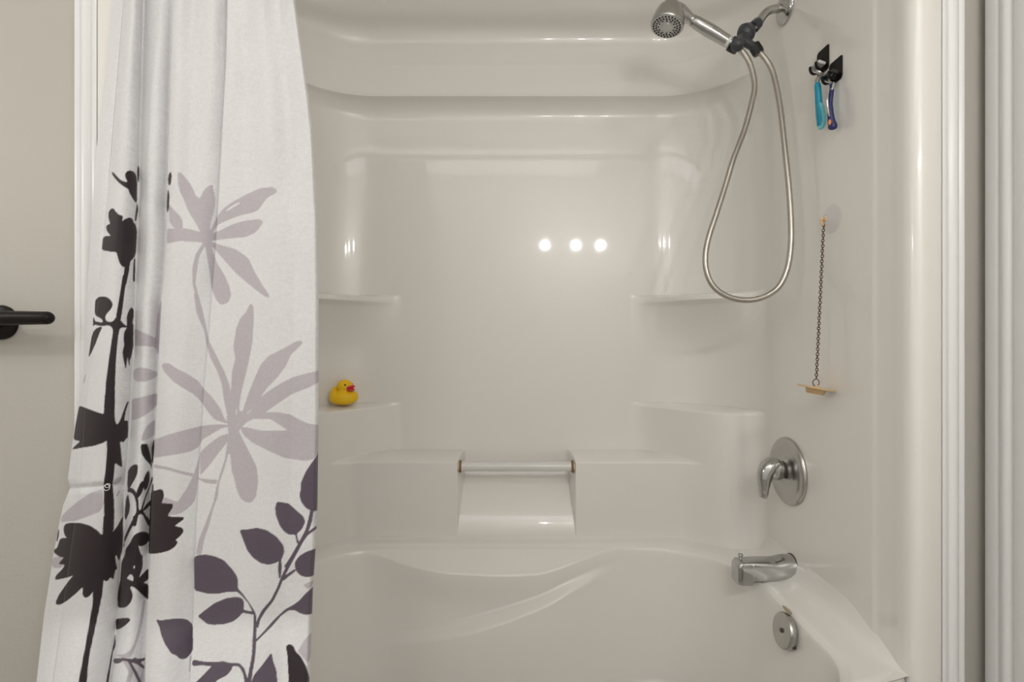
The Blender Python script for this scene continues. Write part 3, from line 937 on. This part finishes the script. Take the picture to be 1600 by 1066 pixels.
hc = P(1042, 41, 1.335)
hs = empty('hand_shower', hc, 'chrome hand shower with round spray face resting in its dark bracket', 'hand shower')
n = Vector((-0.25, -0.14, -0.96)).normalized()
hd = MB()
hd.lathe([(0.0385, 0.000), (0.0405, 0.0005), (0.0418, -0.002), (0.0420, -0.006), (0.0405, -0.010), (0.0408, -0.012), (0.0400, -0.020), (0.0375, -0.034), (0.033, -0.047), (0.026, -0.057), (0.017, -0.063), (0.008, -0.0655), (0.0, -0.066)], hc, n, 48)
hd.build('head_shell', SATIN, hs, True, 60)
fc = MB()
fc.lathe([(0.0395, -0.004), (0.039, -0.0005), (0.0370, 0.0008), (0.030, 0.0022), (0.017, 0.0030), (0.0155, 0.0016), (0.0130, 0.0016), (0.0120, 0.0034), (0.006, 0.0040), (0.0, 0.0040)], hc, n, 48)
fc.build('spray_face', FACE, hs, True, 30)
uu = (Vector((1, 0, 0)) - n * n.x).normalized()
vv = n.cross(uu)
nz = MB()
for R_, cnt in ((0.0335, 26), (0.0265, 22), (0.0205, 12)):
    for k in range(cnt):
        a = 2 * math.pi * (k + (0.5 if R_ < 0.03 else 0)) / cnt
        q = hc + (uu * math.cos(a) + vv * math.sin(a)) * R_ + n * 0.0012
        nz.lathe([(0.0025, 0.0), (0.0025, 0.0016), (0.0016, 0.0030), (0.0, 0.0030)], q, n, 7)
tag(nz.build('nozzles', RUBBER, hs, True, 40), 'ring of tiny black spray nozzles', kind='stuff')
hd0 = hc - n * 0.030
hp = spline([hd0 + Vector((0.012, 0, 0.010)), P(1064, 22, 1.335), P(1078, 29, 1.335), P(1094, 39, 1.335), P(1116, 52, 1.335), P(1144, 69, 1.335)], 40)
tt = np.linspace(0, 1, 40)
rr = np.interp(tt, [0, 0.18, 0.32, 0.42, 0.46, 0.50, 0.75, 1.0], [0.026, 0.023, 0.0165, 0.0125, 0.0120, 0.0150, 0.0168, 0.0142])
MB().tube(hp, list(rr), 24).build('handle', CHROME, hs)
MB().torus(Vector(hp[18]), Vector(hp[19]) - Vector(hp[17]), 0.0133, 0.0016, 28, 8).build('handle_collar', SATIN, hs)
MB().lathe([(0.0145, -0.003), (0.0150, 0.0), (0.0145, 0.004)], P(1137, 65, 1.335), hax, 28).build('handle_band', mat('white_band', (0.75, 0.75, 0.73), rough=0.3, noise=(40, (0.7, 0.7, 0.68))), hs)

hpts = [(1150, 75, 1.333), (1159, 80, 1.331), (1169, 94, 1.328), (1175, 110, 1.325), (1179, 135, 1.32), (1174, 163, 1.315), (1163, 203, 1.31), (1146, 248, 1.30), (1134, 288, 1.295),
        (1119, 335, 1.287), (1107, 372, 1.282), (1102, 402, 1.278), (1105, 428, 1.275), (1116, 449, 1.272), (1134, 462, 1.27), (1156, 468.5, 1.268), (1180, 468, 1.265), (1202, 460, 1.263),
        (1219, 445, 1.262), (1230, 420, 1.262), (1235, 390, 1.262), (1236, 355, 1.265), (1233, 300, 1.275), (1227, 239, 1.29), (1219, 169, 1.31), (1210.5, 124, 1.325), (1202, 101, 1.332), (1190, 85, 1.336), (1184, 79, 1.338)]
hose_p = spline([P(*q) for q in hpts], 420)
rr = 0.0070 + 0.00035 * np.sin(np.arange(420) * 2 * math.pi / 2.0 + 0.5)
ho = MB().tube(hose_p, list(rr), 14)
hose = ho.build('shower_hose', STEEL, None)
tag(hose, 'brushed metal shower hose hanging in a long loop by the right wall', 'hose')

# ------------------------------------------------------------------ razors on adhesive hooks
def wallpt(px, py, off=0.0):
    """a point on the right-hand wall (or off metres out from it) seen at (px, py)"""
    x = XR - off
    return P(px, py, F * x / (px - 800.0))


def hook(px0, px1, ytop_r, ytop_l, ybot_r, ybot_l, label):
    a, b = wallpt(px0, 0), wallpt(px1, 0)
    y0, y1 = b.y, a.y                                   # near edge has the larger pixel x
    zt = wallpt(px1, ytop_r).z
    zbm = wallpt(px1, ybot_r).z
    hk = empty('razor_hook', (XR, (y0 + y1) / 2, zbm), label, 'hook', 'black adhesive hooks on the right wall')
    pts = []
    r = 0.008
    for cx, cz, a0 in ((y1 - r, zt - r, 0), (y0 + r * 0.4, zt - r * 0.4, 90), (y0 + r, zbm + r, 180), (y1 - r, zbm + r, 270)):
        rr_ = r if cx != y0 + r * 0.4 else r * 0.4
        for k in range(5):
            t = math.radians(a0 + k * 22.5)
            pts.append((cx + rr_ * math.cos(t), cz + rr_ * math.sin(t)))
    m = len(pts)
    v = [(XR - 0.0005, p[0], p[1]) for p in pts] + [(XR - 0.0025, p[0], p[1]) for p in pts]
    f = [tuple(range(m)), tuple(range(2 * m - 1, m - 1, -1))] + [(i, m + i, m + (i + 1) % m, (i + 1) % m) for i in range(m)]
    MB().add(v, f).build('back_plate', BLACK, hk, True, 30)
    yc = (y0 + y1) / 2
    for s in (-1, 1):                                    # two flat prongs that turn up at the end
        yy = yc + s * 0.0115
        path = spline([(XR - 0.002, yy, zbm + 0.014), (XR - 0.006, yy, zbm + 0.006), (XR - 0.014, yy, zbm + 0.002), (XR - 0.021, yy, zbm + 0.005), (XR - 0.0245, yy, zbm + 0.012), (XR - 0.025, yy, zbm + 0.019)], 18)
        MB().tube(path, 0.0013, 10, flat=3.6, side=(0, 1, 0)).build('prong', BLACK, hk)
    return hk, yc, zbm


h1, yc1, zb1 = hook(1278, 1296, 68, 87, 106, 110, 'black adhesive hook on the right wall holding the teal handled razor')
h2, yc2, zb2 = hook(1297, 1317, 85, 99, 121, 125, 'black adhesive hook on the right wall holding the navy handled razor')

HX = XR - 0.014


def razor_head(parent, yc, zb, m1, m2):
    c = Vector((HX, yc, zb + 0.0155))
    Mx = Matrix.Rotation(math.radians(20), 4, 'Y')
    mb = MB()
    mb.box((-0.009, -0.0185, -0.0035), (0.009, 0.0185, 0.0035))
    mb.v = [c + (Mx @ p) for p in mb.v]
    mb.build('cartridge', m1, parent, True, 40, 0.002)
    for k in range(3):
        b = MB()
        b.box((-0.0065 + k * 0.0045, -0.0165, 0.0030), (-0.0045 + k * 0.0045, 0.0165, 0.0045))
        b.v = [c + (Mx @ p) for p in b.v]
        b.build('blade', m2, parent, False, None)


rz1 = empty('razor', (HX, yc1, zb1), 'teal and aqua handled razor hanging on the left black hook', 'razor')
razor_head(rz1, yc1, zb1, FACE, CHROME)
a0 = Vector((HX, yc1, zb1 + 0.012))
MB().tube(spline([a0, a0 + Vector((-0.002, -0.006, -0.012)), P(1285, 117, 1.190), P(1278, 124, 1.186), P(1277, 134, 1.184)], 16), list(np.linspace(0.0045, 0.0052, 16)), 12).build('neck', SATIN, rz1)
hpath = spline([P(1277, 129, 1.184), P(1278.5, 145, 1.183), P(1279.5, 160, 1.182), P(1281, 178, 1.180), P(1282.5, 190, 1.178), P(1282, 199, 1.178)], 30)
MB().tube(hpath, list(np.interp(np.linspace(0, 1, 30), [0, 0.05, 0.4, 0.6, 0.85, 0.95, 1], [0.0045, 0.0068, 0.0075, 0.0082, 0.0085, 0.007, 0.002])), 16).build('handle', TEAL, rz1)
gpath = spline([P(1280, 160, 1.177), P(1284, 166, 1.174), P(1286.5, 178, 1.172), P(1287, 190, 1.171), P(1283, 200, 1.172), P(1279, 197, 1.172)], 24)
MB().tube(gpath, list(np.interp(np.linspace(0, 1, 24), [0, 0.15, 0.6, 0.9, 1], [0.002, 0.0045, 0.005, 0.004, 0.002])), 12).build('grip', AQUA, rz1)

rz2 = empty('razor', (HX, yc2, zb2), 'navy and chrome handled razor hanging on the right black hook', 'razor')
razor_head(rz2, yc2, zb2, BLACKG, CHROME)
a0 = Vector((HX, yc2, zb2 + 0.012))
MB().tube(spline([a0, a0 + Vector((-0.001, -0.004, -0.012)), P(1302, 131, 1.138), P(1299, 142, 1.137)], 14), list(np.linspace(0.0042, 0.0048, 14)), 12).build('neck', CHROME, rz2)
MB().tube(spline([P(1301, 130, 1.138), P(1298.5, 148, 1.137), P(1297, 165, 1.136), P(1298.5, 185, 1.134), P(1301, 196, 1.133), P(1301, 203, 1.133)], 30), list(np.interp(np.linspace(0, 1, 30), [0, 0.1, 0.35, 0.6, 0.85, 0.95, 1], [0.0035, 0.005, 0.0052, 0.0070, 0.0092, 0.0078, 0.002])), 16).build('handle', BLUE, rz2)
MB().tube(spline([P(1295, 138, 1.131), P(1292.5, 155, 1.131), P(1294, 172, 1.130), P(1296, 182, 1.130)], 18), list(np.interp(np.linspace(0, 1, 18), [0, 0.3, 0.8, 1], [0.0012, 0.0026, 0.0024, 0.001])), 10).build('chrome_rail', CHROME, rz2)
MB().ball(P(1296.5, 191, 1.126), (0.003, 0.003, 0.0062), 14, 10).build('grip_dot', ORANGE, rz2)

# ------------------------------------------------------------------ suction cup hook, chain and plug
cw = wallpt(1301, 342)
sc_ = empty('suction_cup', cw, 'clear suction cup with a small cream hook on the right wall', 'suction cup')
MB().lathe([(0.0, 0.0012), (0.031, 0.0012), (0.033, 0.0020), (0.031, 0.0035), (0.020, 0.0065), (0.012, 0.0095), (0.0095, 0.0125), (0.0095, 0.0165), (0.0, 0.0165)], cw, (-1, 0, 0), 40).build('cup', CLEAR, sc_, True, 40)
hb = wallpt(1287, 346, 0.0225)
hk = MB()
hk.lathe([(0.0, 0.0), (0.0055, 0.0), (0.0060, 0.002), (0.0055, 0.004), (0.0, 0.0045)], wallpt(1290, 343, 0.0165), (-1, 0, 0), 18)
hk.tube(spline([wallpt(1290, 343, 0.017), wallpt(1286, 342, 0.021), wallpt(1283, 344, 0.025), wallpt(1283.5, 349, 0.026), wallpt(1287, 352, 0.024)], 14), 0.0026, 10)
hk.build('hook', CREAM, sc_)

ctop = P(1287, 350, 1.164)
cbot = P(1275.5, 592, 1.164)
pg = empty('sink_plug', P(1275, 606, 1.164), 'cream bath plug hanging from a bronze chain against the right wall', 'plug')
ch = MB()
L_ = (cbot - ctop)
NL = 60
ax = L_.normalized()
s1 = ax.cross(Vector((0, 1, 0))).normalized()
s2 = ax.cross(s1).normalized()
for k in range(NL):
    c = ctop + L_ * ((k + 0.5) / NL)
    c = c + s1 * 0.0004 * math.sin(k * 1.7)
    nn = (s1 * 0.75 + s2 * 0.65) if k % 2 else (s1 * 0.65 - s2 * 0.75)
    nn = nn.normalized()
    e2 = ax.cross(nn)
    pts = [c + ax * math.cos(a) * 0.0037 + e2 * math.sin(a) * 0.0027 for a in np.linspace(0, 2 * math.pi, 11)]
    ch.tube(pts, 0.00095, 6, caps=False)
tag(ch.build('chain', BRONZE, pg, True, None), 'fine bronze link chain', kind='stuff')
MB().torus(P(1275, 598, 1.164), (0.15, -1, 0.0), 0.0078, 0.0010, 24, 7).build('ring', BRONZE, pg)
dn = Vector((0.17, -0.03, 1)).normalized()
pc = P(1275, 606.5, 1.164)
dk = MB()
dk.lathe([(0.0, 0.002), (0.0370, 0.002), (0.0382, 0.0008), (0.0375, -0.0010), (0.022, -0.0016), (0.0205, -0.004), (0.0180, -0.0125), (0.0165, -0.0135), (0.0, -0.0135)], pc, dn, 40)
dk.lathe([(0.0050, 0.0015), (0.0045, 0.004), (0.0025, 0.0062), (0.0, 0.0065)], pc, dn, 16)
tag(dk.build('plug', CREAM, pg, True, 40), 'cream rubber stopper disc with a stub below')

# ------------------------------------------------------------------ mixer valve
vc = Vector((XR, F * XR / 433.0, EYE - 0.3465))
vt = empty('tub_valve', vc, 'chrome shower valve with round plate and curved lever on the right wall', 'faucet')
tag(MB().lathe([(0.0, 0.0005), (0.0855, 0.0005), (0.0865, 0.003), (0.0855, 0.007), (0.0815, 0.0105), (0.0785, 0.0110), (0.0770, 0.0118), (0.066, 0.0135), (0.045, 0.0120), (0.036, 0.0115), (0.030, 0.0140), (0.026, 0.0160), (0.024, 0.0150), (0.0, 0.0150)], vc, (-1, 0, 0), 64).build('escutcheon', SATIN, vt, True, 40), 'round brushed chrome wall plate')
MB().lathe([(0.021, 0.012), (0.021, 0.026), (0.017, 0.027), (0.017, 0.032), (0.0, 0.032)], vc + Vector((0, 0, 0.003)), (-1, 0, 0), 32).build('stem', GAPDARK, vt, True, 30)
hv = vc + Vector((0, 0, 0.004))
MB().lathe([(0.0, 0.0225), (0.022, 0.0225), (0.0255, 0.0240), (0.0272, 0.029), (0.0275, 0.037), (0.0270, 0.046), (0.0250, 0.054), (0.0215, 0.060), (0.014, 0.065), (0.006, 0.0675), (0.0, 0.068)], hv, (-1, 0, 0), 36).build('lever_hub', CHROME, vt, True, 50)
lv = spline([hv + Vector((-0.040, 0.0, 0.010)), hv + Vector((-0.053, -0.004, 0.006)), hv + Vector((-0.064, -0.007, -0.008)), hv + Vector((-0.0685, -0.009, -0.026)), hv + Vector((-0.0700, -0.010, -0.044)), hv + Vector((-0.0715, -0.011, -0.060)), hv + Vector((-0.073, -0.011, -0.071))], 34)
lt = np.linspace(0, 1, 34)
MB().tube(lv, list(np.interp(lt, [0, 0.2, 0.45, 0.7, 0.92, 0.97, 1], [0.0245, 0.0235, 0.0180, 0.0122, 0.0100, 0.008, 0.003])), 22, flat=list(np.interp(lt, [0, 0.4, 1], [1, 1.0, 1.25])), side=(0, 1, 0)).build('lever', CHROME, vt)

# ------------------------------------------------------------------ tub spout
sd = F * XR / 438.0
sp0 = Vector((XR, sd, EYE + (527 - 886) * sd / F))
ts = empty('tub_spout', sp0, 'chrome tub spout with a diverter knob on the right wall', 'faucet')
NS = 70
sec = []
for i in range(NS):
    t = i / (NS - 1)
    x = XR - 0.001 - 0.146 * t
    top = 0.0315 - 0.008 * sstep(0.12, 0.38, np.array([t]))[0] - 0.004 * t - 0.008 * max(0, (t - 0.93) / 0.07) ** 2
    bot = -0.0315 + 0.001 * t - 0.0115 * sstep(0.735, 0.752, np.array([t]))[0] + 0.004 * max(0, (t - 0.9) / 0.1) ** 2
    half = 0.0315 - 0.0075 * sstep(0.1, 0.9, np.array([t]))[0] - 0.004 * max(0, (t - 0.93) / 0.07) ** 2
    ex = 2.0 + 2.6 * sstep(0.1, 0.7, np.array([t]))[0]
    ring = []
    for k in range(36):
        a = 2 * math.pi * k / 36
        c_, s_ = math.cos(a), math.sin(a)
        yy = half * math.copysign(abs(c_) ** (2 / ex), c_)
        zz = math.copysign(abs(s_) ** (2 / ex), s_)
        zc = (top + bot) / 2 + zz * (top - bot) / 2
        ring.append((x, sd + yy, sp0.z + zc))
    sec.append(ring)
sv = [p for r in sec for p in r]
sf = []
for i in range(NS - 1):
    for k in range(36):
        sf.append((i * 36 + k, (i + 1) * 36 + k, (i + 1) * 36 + (k + 1) % 36, i * 36 + (k + 1) % 36))
sf.append(tuple(range(36)))
sf.append(tuple((NS - 1) * 36 + k for k in reversed(range(36))))
MB().add(sv, sf).build('spout_body', CHROME, ts, True, 40)
MB().lathe([(0.0, 0.0005), (0.0330, 0.0005), (0.0330, 0.0025), (0.030, 0.0028)], sp0, (-1, 0, 0), 36).build('wall_gasket', GAPDARK, ts, True, 30)
kx = P(1157, 876, sd)
MB().lathe([(0.0030, -0.006), (0.0030, 0.006), (0.0042, 0.010), (0.0060, 0.0135), (0.0064, 0.0155), (0.0050, 0.0175), (0.0, 0.018)], kx, (0, 0, 1), 20).build('diverter_knob', CHROME, ts, True, 50)

# ------------------------------------------------------------------ overflow plate
opd = 1.157
oc_ = P(1226, 986, opd)
on = Vector((-1.0, -0.02, 0.17)).normalized()
ov = empty('overflow_plate', oc_, 'worn chrome overflow plate with a centre screw on the tub end wall', 'overflow plate')
MB().lathe([(0.0, -0.006), (0.0365, -0.006), (0.038, -0.003), (0.038, 0.0045), (0.036, 0.0075), (0.031, 0.0088), (0.016, 0.0082), (0.010, 0.0070), (0.0, 0.0068)], oc_, on, 44).build('plate', SATIN, ov, True, 40)
MB().lathe([(0.0048, 0.006), (0.0048, 0.0085), (0.003, 0.0098), (0.0, 0.0098)], oc_, on, 16).build('screw', GAPDARK, ov, True, 40)
MB().box((-0.005, -0.005, -0.004), (0.003, 0.005, 0.004)).build('rust_spot', GAPDARK, None, True, 40, 0.002)
rs = bpy.data.objects['rust_spot']
rs.parent = ov
rs.location = P(1241, 1011, opd - 0.030) - oc_

# ------------------------------------------------------------------ rubber duck
dk0 = Vector(((537 - 800) * 1.622 / F, 1.622, EYE + ZA + 0.0005))
dk_ = empty('rubber_duck', dk0, 'yellow rubber duck with a pink bill on the lower left corner shelf', 'rubber duck')
nu, nv = 48, 30
dv, df = [], []
for j in range(nv + 1):
    th = math.pi * j / nv
    for i in range(nu):
        ph = 2 * math.pi * i / nu
        x = math.sin(th) * math.cos(ph)
        y = math.sin(th) * math.sin(ph)
        z = math.cos(th)
        X_ = 0.0445 * x
        Y_ = 0.033 * y
        Z_ = 0.0245 + 0.0245 * z
        if z < 0: Z_ = 0.0245 + 0.0245 * -(abs(z) ** 0.6)
        tail = max(0.0, -x - 0.35)
        Z_ += 0.052 * tail * max(0, z) ** 0.5 * (1 - 0.5 * abs(y))
        X_ += 0.024 * tail * max(0, z)
        ch_ = max(0.0, x - 0.45)
        Z_ += 0.006 * ch_
        dv.append(dk0 + Vector((X_, Y_, Z_)))
for j in range(nv):
    for i in range(nu):
        df.append((j * nu + i, (j + 1) * nu + i, (j + 1) * nu + (i + 1) % nu, j * nu + (i + 1) % nu))
body = MB().add(dv, df)
hcn = dk0 + Vector((0.004, -0.002, 0.0585))
body.ball(hcn, (0.0245, 0.0230, 0.0215), 32, 20)
body.lathe([(0.0225, -0.024), (0.0200, -0.014), (0.0195, -0.006)], hcn, (0, 0, 1), 28)
body.build('body', DUCKY, dk_)
rzm = Matrix.Rotation(math.radians(-28), 3, 'Z')
bk = MB()
for zz, tilt, ln in ((0.0012, -20, 0.0160), (-0.0058, -4, 0.0140)):
    Mx = rzm @ Matrix.Rotation(math.radians(tilt), 3, 'Y')
    bk.ball(hcn + rzm @ Vector((0.0245, 0, -0.0035 + zz)), (ln, 0.0130, 0.0048), 22, 12, Mx)
bk.build('bill', BEAK, dk_)
for a in (-28 - 42, -28 + 42):
    d_ = Matrix.Rotation(math.radians(a), 3, 'Z') @ Vector((0.0225, 0, 0))
    MB().ball(hcn + d_ + Vector((0, 0, 0.0055)), (0.0024, 0.0024, 0.0032), 14, 10).build('eye', BLACKG, dk_)

# ------------------------------------------------------------------ black towel holder on the left wall
hw = Vector((-0.937, 0.955, EYE + 0.027))
th_ = empty('towel_holder', hw, 'black round ended towel bar on the grey wall left of the curtain', 'towel bar')
MB().lathe([(0.0, 0.0005), (0.0315, 0.0005), (0.0320, 0.002), (0.0305, 0.0065), (0.026, 0.009), (0.0, 0.009)], hw, (0, -1, 0), 40).build('rosette', BLACK, th_, True, 40)
MB().lathe([(0.0145, 0.006), (0.0110, 0.012), (0.0100, 0.030), (0.0115, 0.052), (0.0, 0.066)], hw, (0, -1, 0), 28).build('post', BLACK, th_, True, 40)
bp_ = [(-1.16, 0.893, hw.z + 0.006)] + [(x, 0.893, hw.z + 0.006) for x in np.linspace(-1.0, -0.80, 12)]
e_ = [(-0.80 + 0.0115 * math.sin(t), 0.893, hw.z + 0.006) for t in np.linspace(0.2, math.pi / 2, 8)]
rad = [0.0146] + list(np.linspace(0.0146, 0.0112, 12)) + [0.0112 * math.cos(t) + 1e-4 for t in np.linspace(0.2, math.pi / 2, 8)]
MB().tube(bp_ + e_, rad, 24).build('bar', BLACK, th_, True, 60)
